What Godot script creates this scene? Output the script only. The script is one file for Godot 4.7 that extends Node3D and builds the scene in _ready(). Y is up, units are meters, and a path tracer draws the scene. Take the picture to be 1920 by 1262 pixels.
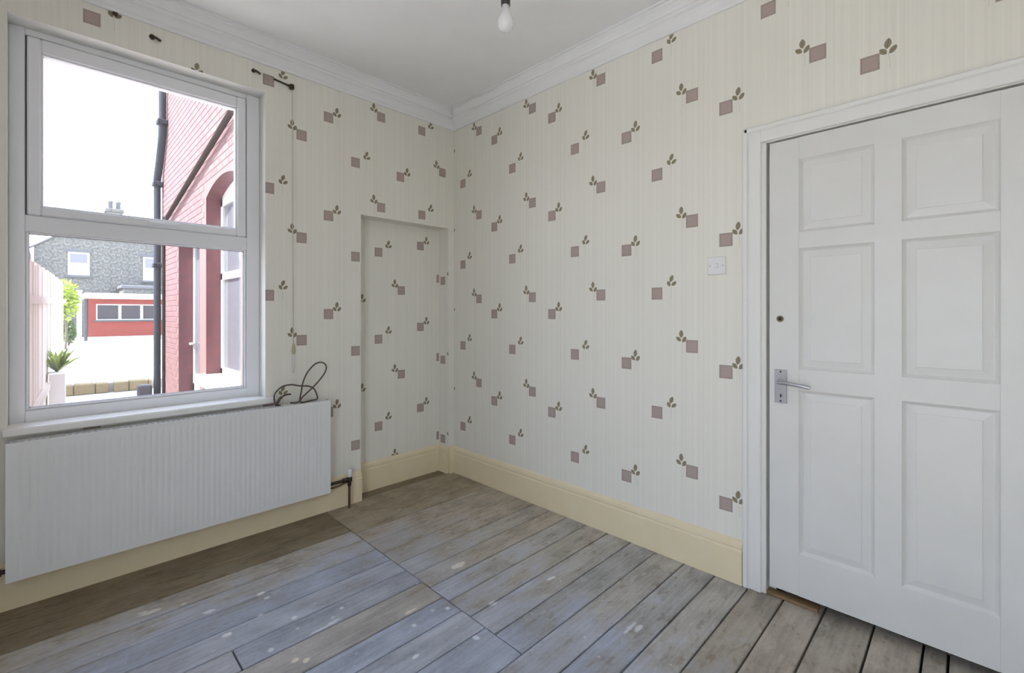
extends Node3D
# A bare back room: window wall (z = 0), door wall (x = 0), floorboards, and the yard outside the window.

const REPX := 0.53     # width of a wallpaper roll
const REPY := 0.617    # height of its repeat
var rng := RandomNumberGenerator.new()
var taken := {}
var M := {}

# ---------------------------------------------------------------- naming and tagging
func numbered(called: String) -> String:
	if not taken.has(called):
		taken[called] = 0
		return called
	taken[called] += 1
	return "%s_%03d" % [called, taken[called]]

func tag(o: Node, label := "", category := "", group := "", kind := "") -> Node:
	if label: o.set_meta("label", label)
	if category: o.set_meta("category", category)
	if group: o.set_meta("group", group)
	if kind: o.set_meta("kind", kind)
	return o

func thing(called: String, at := Vector3.ZERO) -> Node3D:
	var o := Node3D.new()
	o.name = numbered(called)
	add_child(o)
	o.position = at
	return o

func put(called: String, mesh: Mesh, m: Material, parent: Node = null) -> MeshInstance3D:
	var o := MeshInstance3D.new()
	o.mesh = mesh
	o.material_override = null
	for i in mesh.get_surface_count():
		o.set_surface_override_material(i, m)
	o.cast_shadow = GeometryInstance3D.SHADOW_CASTING_SETTING_ON
	if parent == null:
		o.name = numbered(called)
		add_child(o)
	else:
		o.name = called
		parent.add_child(o, true)
	return o

# ---------------------------------------------------------------- shapes
func mb() -> SurfaceTool:
	var st := SurfaceTool.new()
	st.begin(Mesh.PRIMITIVE_TRIANGLES)
	st.set_smooth_group(-1)
	return st

func done(st: SurfaceTool) -> ArrayMesh:
	st.generate_normals()
	return st.commit()

func tri(st: SurfaceTool, a: Vector3, b: Vector3, c: Vector3) -> void:
	for p in [a, b, c]:
		st.set_uv(Vector2.ZERO)
		st.add_vertex(p)

func quad(st: SurfaceTool, a: Vector3, b: Vector3, c: Vector3, d: Vector3) -> void:
	tri(st, a, b, c)
	tri(st, a, c, d)

func quad_uv(st: SurfaceTool, p: Array, uv: Array) -> void:
	for i in [0, 1, 2, 0, 2, 3]:
		st.set_uv(uv[i])
		st.add_vertex(p[i])

# a box from lo to hi whose edges are cut at b
func box(st: SurfaceTool, lo: Vector3, hi: Vector3, b := 0.0) -> void:
	var c := (lo + hi) / 2.0
	var h := (hi - lo) / 2.0
	b = minf(b, minf(h.x, minf(h.y, h.z)) * 0.9)
	for ax in 3:
		var u := (ax + 1) % 3
		var v := (ax + 2) % 3
		for s in [-1.0, 1.0]:
			var q := []
			for k in [[-1, -1], [-1, 1], [1, 1], [1, -1]]:
				var p := Vector3.ZERO
				p[ax] = s * h[ax]
				p[u] = k[0] * (h[u] - b)
				p[v] = k[1] * (h[v] - b)
				q.append(c + p)
			if s > 0: quad(st, q[0], q[1], q[2], q[3])
			else: quad(st, q[3], q[2], q[1], q[0])
	if b <= 0.0: return
	for ax in 3:
		var u := (ax + 1) % 3
		var v := (ax + 2) % 3
		for su in [-1.0, 1.0]:
			for sv in [-1.0, 1.0]:
				var q := []
				for k in [[0, -1], [0, 1], [1, 1], [1, -1]]:
					var p := Vector3.ZERO
					p[ax] = k[1] * (h[ax] - b)
					p[u] = su * (h[u] - (b if k[0] else 0.0))
					p[v] = sv * (h[v] - (0.0 if k[0] else b))
					q.append(c + p)
				if su * sv > 0: quad(st, q[0], q[1], q[2], q[3])
				else: quad(st, q[3], q[2], q[1], q[0])
	for sx in [-1.0, 1.0]:
		for sy in [-1.0, 1.0]:
			for sz in [-1.0, 1.0]:
				var a := c + Vector3(sx * h.x, sy * (h.y - b), sz * (h.z - b))
				var d := c + Vector3(sx * (h.x - b), sy * h.y, sz * (h.z - b))
				var e := c + Vector3(sx * (h.x - b), sy * (h.y - b), sz * h.z)
				if sx * sy * sz > 0: tri(st, a, e, d)
				else: tri(st, a, d, e)

func boxed(lo: Vector3, hi: Vector3, b := 0.0) -> ArrayMesh:
	var st := mb()
	box(st, lo, hi, b)
	return done(st)

func tube(pts: PackedVector3Array, r: float, n := 10) -> ArrayMesh:
	var st := SurfaceTool.new()
	st.begin(Mesh.PRIMITIVE_TRIANGLES)
	st.set_smooth_group(0)
	var rings := []
	var side := Vector3.ZERO
	for i in pts.size():
		var t := (pts[mini(i + 1, pts.size() - 1)] - pts[maxi(i - 1, 0)]).normalized()
		if side == Vector3.ZERO:
			side = t.cross(Vector3.UP if absf(t.y) < 0.9 else Vector3.RIGHT).normalized()
		side = (side - t * side.dot(t)).normalized()
		var up := t.cross(side)
		var ring := []
		for k in n:
			var a := TAU * k / n
			ring.append(pts[i] + (side * cos(a) + up * sin(a)) * r)
		rings.append(ring)
	for i in pts.size() - 1:
		for k in n:
			var j := (k + 1) % n
			quad(st, rings[i][k], rings[i][j], rings[i + 1][j], rings[i + 1][k])
	st.set_smooth_group(-1)
	for k in range(1, n - 1):
		tri(st, rings[0][0], rings[0][k + 1], rings[0][k])
		tri(st, rings[-1][0], rings[-1][k], rings[-1][k + 1])
	return done(st)

func smooth_line(pts: Array, steps := 8) -> PackedVector3Array:
	var out := PackedVector3Array()
	for i in pts.size() - 1:
		var a: Vector3 = pts[maxi(i - 1, 0)]
		var b: Vector3 = pts[i]
		var c: Vector3 = pts[i + 1]
		var d: Vector3 = pts[mini(i + 2, pts.size() - 1)]
		for k in steps:
			out.append(b.cubic_interpolate(c, a, d, float(k) / steps))
	out.append(pts[-1])
	return out

# profile: Vector2(radius, height), bottom first, about a vertical axis
func lathe(profile: Array, at: Vector3, n := 24) -> ArrayMesh:
	var st := SurfaceTool.new()
	st.begin(Mesh.PRIMITIVE_TRIANGLES)
	st.set_smooth_group(0)
	for i in profile.size() - 1:
		for k in n:
			var a := TAU * k / n
			var b := TAU * (k + 1) / n
			var p: Vector2 = profile[i]
			var q: Vector2 = profile[i + 1]
			quad(st, at + Vector3(p.x * cos(a), p.y, p.x * sin(a)), at + Vector3(p.x * cos(b), p.y, p.x * sin(b)),
				at + Vector3(q.x * cos(b), q.y, q.x * sin(b)), at + Vector3(q.x * cos(a), q.y, q.x * sin(a)))
	return done(st)

# a profile (Vector2: out from the wall, up) run along a straight line; ends may be mitred by shifting with the out coordinate
func run(st: SurfaceTool, profile: Array, from: Vector3, to: Vector3, out: Vector3, mitre_from := 0.0, mitre_to := 0.0) -> void:
	var dir := (to - from).normalized()
	var n := profile.size()
	var a := []
	var b := []
	for p in profile:
		a.append(from + out * p.x + Vector3.UP * p.y + dir * p.x * mitre_from)
		b.append(to + out * p.x + Vector3.UP * p.y - dir * p.x * mitre_to)
	for i in n:
		var j := (i + 1) % n
		quad(st, a[i], b[i], b[j], a[j])
	for i in range(1, n - 1):
		tri(st, a[0], a[i], a[i + 1])
		tri(st, b[0], b[i + 1], b[i])

# a papered sheet: u runs along ud, v along up; cut by holes and by the edges of the paper's lengths
func sheet(st: SurfaceTool, origin: Vector3, ud: Vector3, u0: float, u1: float, v0: float, v1: float, holes: Array, lengths: Array, flip := false) -> void:
	var us := [u0, u1]
	var vs := [v0, v1]
	for h in holes:
		us.append_array([h[0], h[1]])
		vs.append_array([h[2], h[3]])
	for l in lengths: us.append(l[0])
	us = us.filter(func(x): return x >= u0 - 1e-6 and x <= u1 + 1e-6)
	vs = vs.filter(func(x): return x >= v0 - 1e-6 and x <= v1 + 1e-6)
	us.sort()
	vs.sort()
	for i in us.size() - 1:
		for j in vs.size() - 1:
			if us[i + 1] - us[i] < 1e-5 or vs[j + 1] - vs[j] < 1e-5: continue
			var cu: float = (us[i] + us[i + 1]) / 2.0
			var cv: float = (vs[j] + vs[j + 1]) / 2.0
			var inside := false
			for h in holes:
				if cu > h[0] and cu < h[1] and cv > h[2] and cv < h[3]: inside = true
			if inside: continue
			var s := 0.0
			var drop := 0.0
			for l in lengths:
				if l[0] <= cu + 1e-6:
					s = l[0]
					drop = l[1]
			var p := []
			var uv := []
			for k in [[0, 0], [0, 1], [1, 1], [1, 0]]:
				var u: float = us[i + k[0]]
				var v: float = vs[j + k[1]]
				p.append(origin + ud * u + Vector3.UP * v)
				uv.append(Vector2((u - s) / REPX, -(v - drop) / REPY))
			if flip:
				p.reverse()
				uv.reverse()
			quad_uv(st, p, uv)

# ---------------------------------------------------------------- materials
func plain(called: String, c: Color, rough := 0.6, metal := 0.0, spec := 0.5) -> StandardMaterial3D:
	var m := StandardMaterial3D.new()
	m.resource_name = called
	m.albedo_color = c.linear_to_srgb()
	m.roughness = rough
	m.metallic = metal
	m.metallic_specular = spec
	M[called] = m
	return m

func noise(seed_: int, freq: float, octaves := 4) -> FastNoiseLite:
	var n := FastNoiseLite.new()
	n.seed = seed_
	n.noise_type = FastNoiseLite.TYPE_SIMPLEX_SMOOTH
	n.frequency = freq
	n.fractal_octaves = octaves
	return n

# blotchy colour between two linear tones, laid on by world position
func mottled(called: String, a: Color, b: Color, scale: float, rough := 0.7, seed_ := 1, bump := 0.0, spec := 0.5) -> StandardMaterial3D:
	var m := plain(called, Color.WHITE, rough, 0.0, spec)
	var t := NoiseTexture2D.new()
	t.width = 256
	t.height = 256
	t.seamless = true
	t.noise = noise(seed_, 0.02, 5)
	var g := Gradient.new()
	g.set_color(0, a.linear_to_srgb())
	g.set_color(1, b.linear_to_srgb())
	t.color_ramp = g
	m.albedo_texture = t
	m.uv1_triplanar = true
	m.uv1_world_triplanar = true
	m.uv1_scale = Vector3.ONE * scale
	if bump > 0.0:
		var h := NoiseTexture2D.new()
		h.width = 256
		h.height = 256
		h.seamless = true
		h.noise = noise(seed_ + 9, 0.05, 4)
		m.heightmap_enabled = true
		m.heightmap_texture = h
		m.heightmap_scale = bump
	return m

func s(c: Color) -> Color: return c.linear_to_srgb()

func leaf(im: Image, w: int, h: int, px: float, cx: float, cy: float, ang: float, la: float, lb: float, c: Color) -> void:
	var r := int(la * px) + 2
	for dy in range(-r, r + 1):
		for dx in range(-r, r + 1):
			var x := dx / px
			var y := dy / px
			var u := x * cos(ang) + y * sin(ang)
			var v := -x * sin(ang) + y * cos(ang)
			var t := (u / la + 1.0) / 2.0
			if t < 0.0 or t > 1.0: continue
			if absf(v) < lb * pow(sin(PI * t), 0.7):
				var k := 0.85 if absf(v) < 0.0012 else 1.0
				im.set_pixel(posmod(int(cx * px) + dx, w), posmod(int(cy * px) + dy, h), Color(c.r * k, c.g * k, c.b * k))

func wallpaper() -> StandardMaterial3D:
	var px := 1500.0
	var w := int(REPX * px)
	var h := int(REPY * px)
	var im := Image.create(w, h, false, Image.FORMAT_RGB8)
	rng.seed = 5
	var tone := 0.0
	for x in w:
		tone = tone * 0.86 + rng.randf_range(-0.013, 0.013)
		var k := 1.0 + tone + (0.012 if posmod(x, 37) < 2 else 0.0)
		if x < 2: k *= 0.94
		im.fill_rect(Rect2i(x, 0, 1, h), s(Color(0.835 * k, 0.815 * k, 0.735 * k)))
	# [x of the square, height of the square, x and y of the sprig from it, sprig size]
	for mo in [[0.081, 2.463, 0.054, 0.040, 1.0, 0.0], [0.26, 2.222, 0.078, 0.056, 0.95, 0.25], [0.445, 2.573, -0.054, 0.042, 1.0, -0.15]]:
		var cx: float = mo[0]
		var cy: float = fposmod(-mo[1] / REPY, 1.0) * REPY
		var half := Vector2(0.0305, 0.0315)
		for dy in range(int(-half.y * px), int(half.y * px) + 1):
			for dx in range(int(-half.x * px), int(half.x * px) + 1):
				var e := minf(half.x * px - absf(dx), half.y * px - absf(dy))
				var k := 1.0 + rng.randf_range(-0.12, 0.12)
				if e < 4.0 and rng.randf() < 0.25: continue
				if e < 9.0: k *= 0.78
				im.set_pixel(posmod(int(cx * px) + dx, w), posmod(int(cy * px) + dy, h), s(Color(0.45 * k, 0.36 * k, 0.325 * k)))
		var sx: float = cx + mo[2]
		var sy: float = cy - mo[3]
		var g := Color(0.30, 0.26, 0.175)
		var z: float = mo[4]
		var t: float = mo[5]
		for i in 70:
			var f := i / 69.0
			var x := sx + 0.006 * sin(f * 2.2) - t * 0.02
			im.fill_rect(Rect2i(posmod(int(x * px), w), posmod(int((sy + 0.012 + f * 0.068) * px), h), 2, 2), s(Color(0.6, 0.58, 0.5)))
		leaf(im, w, h, px, sx + 0.004 * t, sy - 0.018 * z, PI / 2 + 0.15 + t, 0.0195 * z, 0.0112 * z, s(g))
		leaf(im, w, h, px, sx - 0.014 * z, sy + 0.008 * z, 0.85 + t, 0.0155 * z, 0.0098 * z, s(g))
		leaf(im, w, h, px, sx + 0.015 * z, sy + 0.009 * z, -0.9 + t, 0.0165 * z, 0.0098 * z, s(g))
	var m := plain("wallpaper", Color.WHITE, 0.72, 0.0, 0.35)
	m.albedo_texture = ImageTexture.create_from_image(im)
	return m

const FX0 := -3.2
const FX1 := 0.4
const FZ0 := -0.2
const FZ1 := 3.7
func board_texture(which: int) -> ImageTexture:
	var w := 1024
	var h := 1108
	var im := Image.create(w, h, false, Image.FORMAT_RGB8)
	var grain := noise(20 + which, 0.11, 4)
	var blot := noise(40 + which, 0.012, 4)
	var fine := noise(60 + which, 0.28, 2)
	var wear := noise(80 + which, 0.035, 3)
	for y in h:
		for x in w:
			var g := grain.get_noise_2d(x * 0.07, y * 1.5)
			var b := blot.get_noise_2d(x, y * 1.6)
			var f := fine.get_noise_2d(x * 0.5, y)
			var k := 1.0 + 0.22 * g + 0.32 * b + 0.10 * f
			var wv := wear.get_noise_2d(x * 0.8, y * 2.0)
			var c := Color(0.46 * k, 0.435 * k, 0.40 * k)
			if wv > 0.30: c = c.lerp(Color(0.58, 0.575, 0.56), minf((wv - 0.30) * 2.2, 0.55))
			elif wv < -0.33: c = c.lerp(Color(0.26, 0.205, 0.14), minf((-0.33 - wv) * 2.2, 0.5))
			# remains of blue-grey floor paint, in worn patches over the middle of the room
			var wx := FX0 + x * (FX1 - FX0) / w
			var wz := FZ0 + y * (FZ1 - FZ0) / h
			var zone := 1.0 - maxf(absf(wx + 1.65) / 1.05, absf(wz - 1.35) / 0.90)
			var left_on := clampf((zone * 1.1 + 0.55 * b + 0.35 * g + 0.05) * 2.6, 0.0, 1.0)
			c = c.lerp(Color(0.385 * k, 0.405 * k, 0.465 * k), 0.85 * left_on)
			im.set_pixel(x, y, s(c))
	# spilt and trodden white paint, where the photograph shows it: [x, z, half length, half width]
	rng.seed = 77
	var spots := [[-1.931, 0.451, 0.045, 0.016], [-1.955, 0.43, 0.02, 0.008], [-1.526, 0.908, 0.014, 0.011], [-1.654, 1.033, 0.013, 0.012], [-1.609, 1.147, 0.015, 0.012], [-1.581, 1.175, 0.015, 0.012],
		[-1.46, 1.05, 0.07, 0.006], [-1.42, 1.045, 0.03, 0.007], [-1.364, 0.984, 0.009, 0.009], [-1.417, 1.02, 0.008, 0.008], [-1.544, 0.985, 0.008, 0.008], [-1.567, 0.634, 0.018, 0.012], [-1.561, 0.684, 0.014, 0.011],
		[-1.76, 0.615, 0.025, 0.012], [-1.747, 0.826, 0.022, 0.014], [-1.824, 0.482, 0.012, 0.008], [-0.62, 1.905, 0.05, 0.008], [-0.60, 1.93, 0.03, 0.012], [-0.586, 1.465, 0.02, 0.010], [-0.56, 1.47, 0.012, 0.01], [-1.169, 1.205, 0.03, 0.008],
		[-1.049, 1.301, 0.012, 0.011], [-1.21, 1.289, 0.011, 0.011], [-1.295, 1.437, 0.016, 0.009], [-1.077, 1.521, 0.014, 0.02], [-0.891, 1.41, 0.022, 0.014], [-0.813, 1.076, 0.05, 0.02], [-1.103, 1.271, 0.008, 0.008], [-1.62, 0.79, 0.015, 0.009]]
	for i in 90:
		spots.append([rng.randf_range(-2.3, -0.1), rng.randf_range(0.4, 2.3), rng.randf_range(0.002, 0.007), rng.randf_range(0.002, 0.006)])
	var rag := noise(7, 0.09, 3)
	for sp in spots:
		var px := w / (FX1 - FX0)
		var r := int(maxf(sp[2], sp[3]) * px) + 3
		var cx := int((sp[0] - FX0) * px)
		var cy := int((sp[1] - FZ0) * h / (FZ1 - FZ0))
		for dy in range(-r, r + 1):
			for dx in range(-r, r + 1):
				var d := Vector2(dx / px / sp[2], dy / px / sp[3]).length() + 0.35 * rag.get_noise_2d(cx + dx, cy + dy)
				if d < 1.0 and cx + dx >= 0 and cx + dx < w and cy + dy >= 0 and cy + dy < h:
					im.set_pixel(cx + dx, cy + dy, im.get_pixel(cx + dx, cy + dy).lerp(s(Color(0.80, 0.80, 0.79)), clampf((1.0 - d) * 3.0, 0.0, 0.85 if sp[2] > 0.008 else 0.6)))
	return ImageTexture.create_from_image(im)

func materials() -> void:
	wallpaper()
	plain("outer", Color(0.30, 0.20, 0.16), 0.9)
	var c := mottled("ceiling", Color(0.87, 0.865, 0.86), Color(0.90, 0.90, 0.895), 0.6, 0.9, 3, 0.0, 0.2)
	c.resource_name = "ceiling"
	mottled("plaster", Color(0.70, 0.69, 0.65), Color(0.77, 0.76, 0.72), 0.7, 0.85, 4)
	plain("cornice", Color(0.85, 0.85, 0.85), 0.6)
	mottled("cream", Color(0.83, 0.715, 0.475), Color(0.87, 0.76, 0.535), 1.3, 0.45, 6)
	mottled("door_paint", Color(0.735, 0.73, 0.695), Color(0.77, 0.765, 0.735), 0.8, 0.42, 8)
	plain("trim_paint", Color(0.83, 0.825, 0.79), 0.42)
	plain("upvc", Color(0.86, 0.87, 0.90), 0.3)
	plain("gasket", Color(0.16, 0.16, 0.17), 0.7)
	plain("radiator", Color(0.80, 0.81, 0.81), 0.35)
	plain("dark_metal", Color(0.055, 0.048, 0.035), 0.5, 0.6)
	plain("copper", Color(0.16, 0.11, 0.07), 0.5, 0.7)
	plain("rust", Color(0.07, 0.045, 0.035), 0.9)
	plain("white_plastic", Color(0.83, 0.83, 0.81), 0.35)
	plain("steel", Color(0.50, 0.50, 0.54), 0.35, 0.85)
	plain("dark_hole", Color(0.02, 0.018, 0.015), 0.9)
	plain("brass", Color(0.20, 0.17, 0.10), 0.45, 0.8)
	plain("cable", Color(0.085, 0.06, 0.05), 0.55)
	plain("cord", Color(0.66, 0.64, 0.57), 0.8)
	plain("acorn", Color(0.48, 0.43, 0.27), 0.5)
	mottled("raw_wood", Color(0.20, 0.12, 0.055), Color(0.34, 0.22, 0.11), 3.0, 0.8, 12)
	plain("void", Color(0.03, 0.028, 0.025), 0.95)
	plain("bakelite", Color(0.03, 0.03, 0.028), 0.4)
	var g := plain("pane", Color(1, 1, 1), 0.0)
	g.transparency = BaseMaterial3D.TRANSPARENCY_ALPHA
	g.albedo_color.a = 0.03
	var b := plain("bulb_glass", Color(0.92, 0.93, 0.94), 0.08)
	b.transparency = BaseMaterial3D.TRANSPARENCY_ALPHA
	b.albedo_color.a = 0.55
	# floorboards: two textures, five tones
	var tx := [board_texture(0), board_texture(1)]
	for i in 9:
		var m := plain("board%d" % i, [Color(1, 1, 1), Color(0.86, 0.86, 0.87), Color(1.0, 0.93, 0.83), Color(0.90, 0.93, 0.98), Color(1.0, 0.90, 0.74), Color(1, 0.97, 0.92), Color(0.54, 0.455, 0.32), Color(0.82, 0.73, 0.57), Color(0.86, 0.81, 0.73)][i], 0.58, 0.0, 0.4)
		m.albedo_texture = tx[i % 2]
	# outdoors
	mottled("paving", Color(0.52, 0.50, 0.46), Color(0.61, 0.59, 0.55), 0.35, 0.9, 21)
	mottled("mortar", Color(0.18, 0.102, 0.10), Color(0.205, 0.118, 0.113), 1.5, 0.95, 22)
	for i in 4:
		plain("brick%d" % i, [Color(0.185, 0.098, 0.10), Color(0.20, 0.106, 0.103), Color(0.17, 0.088, 0.092), Color(0.205, 0.114, 0.112)][i], 0.9)
	mottled("red_paint", Color(0.125, 0.04, 0.05), Color(0.19, 0.055, 0.062), 1.2, 0.55, 24)
	plain("white_paint", Color(0.62, 0.62, 0.60), 0.5)
	plain("stone_sill", Color(0.45, 0.44, 0.41), 0.8)
	plain("far_glass", Color(0.12, 0.13, 0.15), 0.08)
	plain("pipe_grey", Color(0.032, 0.036, 0.048), 0.7, 0.0, 0.3)
	plain("pipe_brown", Color(0.035, 0.024, 0.022), 0.95, 0.0, 0.15)
	mottled("far_wall", Color(0.075, 0.075, 0.068), Color(0.23, 0.225, 0.205), 1.3, 0.95, 26)
	plain("bed_white", Color(0.76, 0.75, 0.72), 0.9)
	plain("slate", Color(0.12, 0.12, 0.13), 0.8)
	plain("render_white", Color(0.5, 0.5, 0.47), 0.9)
	mottled("shed_red", Color(0.145, 0.022, 0.016), Color(0.185, 0.034, 0.024), 0.7, 0.85, 28)
	plain("shed_dark", Color(0.05, 0.05, 0.055), 0.7)
	for i in 3:
		plain("fence%d" % i, [Color(0.52, 0.45, 0.40), Color(0.47, 0.395, 0.345), Color(0.55, 0.49, 0.445)][i], 0.85)
	mottled("tan_stone", Color(0.24, 0.185, 0.09), Color(0.33, 0.27, 0.15), 2.2, 0.95, 30)
	var l := plain("leaf_light", Color(0.20, 0.25, 0.04), 0.6)
	l.backlight_enabled = true
	l.backlight = s(Color(0.25, 0.32, 0.04))
	var l2 := plain("leaf_dark", Color(0.05, 0.085, 0.03), 0.6)
	l2.backlight_enabled = true
	l2.backlight = s(Color(0.10, 0.15, 0.03))
	plain("shed_glass", Color(0.055, 0.05, 0.055), 0.55, 0.0, 0.2)
	plain("bark", Color(0.10, 0.08, 0.06), 0.95)
	plain("soil", Color(0.16, 0.12, 0.08), 1.0)

# ---------------------------------------------------------------- the room
const CEIL := 2.775
const ROOM_X := -3.1
const ROOM_Z := 3.5
const WX0 := -2.353   # window opening
const WX1 := -1.357
const WY0 := 0.752
const WY1 := 2.497
const NX0 := -0.774   # shallow recess by the corner
const NX1 := -0.055
const NY1 := 1.886
const NZ := -0.12
const DZ0 := 2.205    # doorway
const DZ1 := 3.02
const DY1 := 2.0

func structure(o: Node, label: String) -> void:
	tag(o, label, "", "", "structure")

func walls() -> void:
	var A := 0.0
	var B := -0.267
	# window wall
	var st := mb()
	var lens := [[-4.0, A], [-2.88, A], [-2.35, -0.249], [-1.82, 0.0], [-1.60, B], [-1.072, A], [-0.557, B], [-0.03, A]]
	var hole := [WX0, WX1, WY0, WY1]
	sheet(st, Vector3.ZERO, Vector3.RIGHT, ROOM_X - 0.2, 0.0, -0.05, CEIL + 0.05, [hole, [NX0, NX1, -0.05, NY1]], lens)
	sheet(st, Vector3(0, 0, NZ), Vector3.RIGHT, NX0, NX1, -0.05, NY1, [], [[-0.84, 0.062], [-0.31, -0.100]])
	# cheeks and head of the recess, papered
	sheet(st, Vector3(NX0, 0, 0), Vector3.FORWARD, 0.0, -NZ, -0.05, NY1, [], [[-0.3, A]])
	sheet(st, Vector3(NX1, 0, NZ), Vector3.BACK, 0.0, -NZ, -0.05, NY1, [], [[-0.21, -0.118]])
	quad_uv(st, [Vector3(NX0, NY1, 0), Vector3(NX0, NY1, NZ), Vector3(NX1, NY1, NZ), Vector3(NX1, NY1, 0)], [Vector2(0.34, 0.3), Vector2(0.34, 0.32), Vector2(0.37, 0.32), Vector2(0.37, 0.3)])
	var wall := put("wall_left", done(st), M.wallpaper)
	structure(wall, "cream papered wall with the window and a shallow recess by the corner")
	# its outside face, ends and window reveals
	st = mb()
	sheet(st, Vector3(0, 0, -0.3), Vector3.RIGHT, ROOM_X - 0.2, 0.15, -0.3, 6.0, [hole], [])
	quad(st, Vector3(ROOM_X - 0.2, 6, -0.3), Vector3(0.15, 6, -0.3), Vector3(0.15, 6, -0.05), Vector3(ROOM_X - 0.2, 6, -0.05))
	sheet(st, Vector3(0, 0, -0.05), Vector3.RIGHT, ROOM_X - 0.2, 0.15, CEIL + 0.05, 6.0, [], [])
	put("outer_face", done(st), M.outer, wall)
	st = mb()
	for x in [WX0, WX1]:
		quad(st, Vector3(x, WY0, 0), Vector3(x, WY1, 0), Vector3(x, WY1, -0.3), Vector3(x, WY0, -0.3))
	quad(st, Vector3(WX0, WY1, 0), Vector3(WX1, WY1, 0), Vector3(WX1, WY1, -0.3), Vector3(WX0, WY1, -0.3))
	quad(st, Vector3(WX0, WY0, 0), Vector3(WX1, WY0, 0), Vector3(WX1, WY0, -0.3), Vector3(WX0, WY0, -0.3))
	tag(put("window_reveal", done(st), M.trim_paint, wall), "white painted window reveal")
	# door wall
	st = mb()
	var lr := [[-0.15, A], [0.38, A], [0.91, A], [1.44, B], [1.965, B], [2.50, B], [3.03, B]]
	var dh := [DZ0, DZ1, -0.05, DY1]
	sheet(st, Vector3.ZERO, Vector3.BACK, 0.0, ROOM_Z + 0.2, -0.05, CEIL + 0.05, [dh], lr)
	var wr := put("wall_right", done(st), M.wallpaper)
	structure(wr, "cream papered wall with taupe squares and leaf sprigs, holding the door")
	st = mb()
	sheet(st, Vector3(0.15, 0, 0), Vector3.BACK, -0.3, ROOM_Z + 0.2, -0.05, CEIL + 0.05, [dh], [], true)
	quad(st, Vector3(0, -0.05, DZ0), Vector3(0, DY1, DZ0), Vector3(0.15, DY1, DZ0), Vector3(0.15, -0.05, DZ0))
	quad(st, Vector3(0, -0.05, DZ1), Vector3(0, DY1, DZ1), Vector3(0.15, DY1, DZ1), Vector3(0.15, -0.05, DZ1))
	quad(st, Vector3(0, DY1, DZ0), Vector3(0, DY1, DZ1), Vector3(0.15, DY1, DZ1), Vector3(0.15, DY1, DZ0))
	put("hall_face", done(st), M.plaster, wr)
	# the hall behind the door, dark and closed
	st = mb()
	box(st, Vector3(0.15, -0.06, 1.6), Vector3(1.1, -0.02, 3.7))
	box(st, Vector3(0.15, CEIL, 1.6), Vector3(1.1, CEIL + 0.1, 3.7))
	box(st, Vector3(1.1, -0.06, 1.5), Vector3(1.2, CEIL + 0.1, 3.8))
	box(st, Vector3(0.15, -0.06, 1.5), Vector3(1.1, CEIL + 0.1, 1.6))
	box(st, Vector3(0.15, -0.06, 3.7), Vector3(1.1, CEIL + 0.1, 3.8))
	structure(put("wall_hall", done(st), M.plaster), "walls of the hall behind the door")
	# walls behind the camera; the side wall has an added, unseen window to light the door wall
	st = mb()
	var sh := [SZ0, SZ1, SY0, SY1]
	sheet(st, Vector3(ROOM_X, 0, 0), Vector3.BACK, -0.05, ROOM_Z + 0.3, -0.05, CEIL + 0.05, [sh], [], true)
	sheet(st, Vector3(ROOM_X - 0.2, 0, 0), Vector3.BACK, -0.3, ROOM_Z + 0.3, -0.3, 6.0, [sh], [])
	for z in [SZ0, SZ1]:
		quad(st, Vector3(ROOM_X, SY0, z), Vector3(ROOM_X, SY1, z), Vector3(ROOM_X - 0.2, SY1, z), Vector3(ROOM_X - 0.2, SY0, z))
	for y in [SY0, SY1]:
		quad(st, Vector3(ROOM_X, y, SZ0), Vector3(ROOM_X, y, SZ1), Vector3(ROOM_X - 0.2, y, SZ1), Vector3(ROOM_X - 0.2, y, SZ0))
	structure(put("wall_side", done(st), M.plaster), "side wall behind the viewer")
	st = mb()
	box(st, Vector3(ROOM_X - 0.2, -0.05, ROOM_Z), Vector3(0.15, CEIL + 0.1, ROOM_Z + 0.3))
	structure(put("wall_rear", done(st), M.plaster), "wall behind the viewer")
	var w2 := thing("window_2")
	structure(w2, "added white framed side window, unseen behind the viewer, to light the door wall")
	st = mb()
	for z in [SZ0, SZ1 - 0.06]:
		box(st, Vector3(ROOM_X - 0.14, SY0, z), Vector3(ROOM_X - 0.07, SY1, z + 0.06), 0.004)
	for y in [SY0, SY1 - 0.06]:
		box(st, Vector3(ROOM_X - 0.14, y, SZ0), Vector3(ROOM_X - 0.07, y + 0.06, SZ1), 0.004)
	put("outer_frame", done(st), M.upvc, w2)
	put("pane", boxed(Vector3(ROOM_X - 0.107, SY0 + 0.05, SZ0 + 0.05), Vector3(ROOM_X - 0.103, SY1 - 0.05, SZ1 - 0.05)), M.pane, w2)
	st = mb()
	box(st, Vector3(ROOM_X - 0.2, CEIL, -0.05), Vector3(0.15, CEIL + 0.25, ROOM_Z + 0.3))
	structure(put("ceiling", done(st), M.ceiling), "white textured plaster ceiling")

const SZ0 := 2.1    # added side window, out of view, for light on the door wall
const SZ1 := 3.35
const SY0 := 0.25
const SY1 := 2.3

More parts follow.
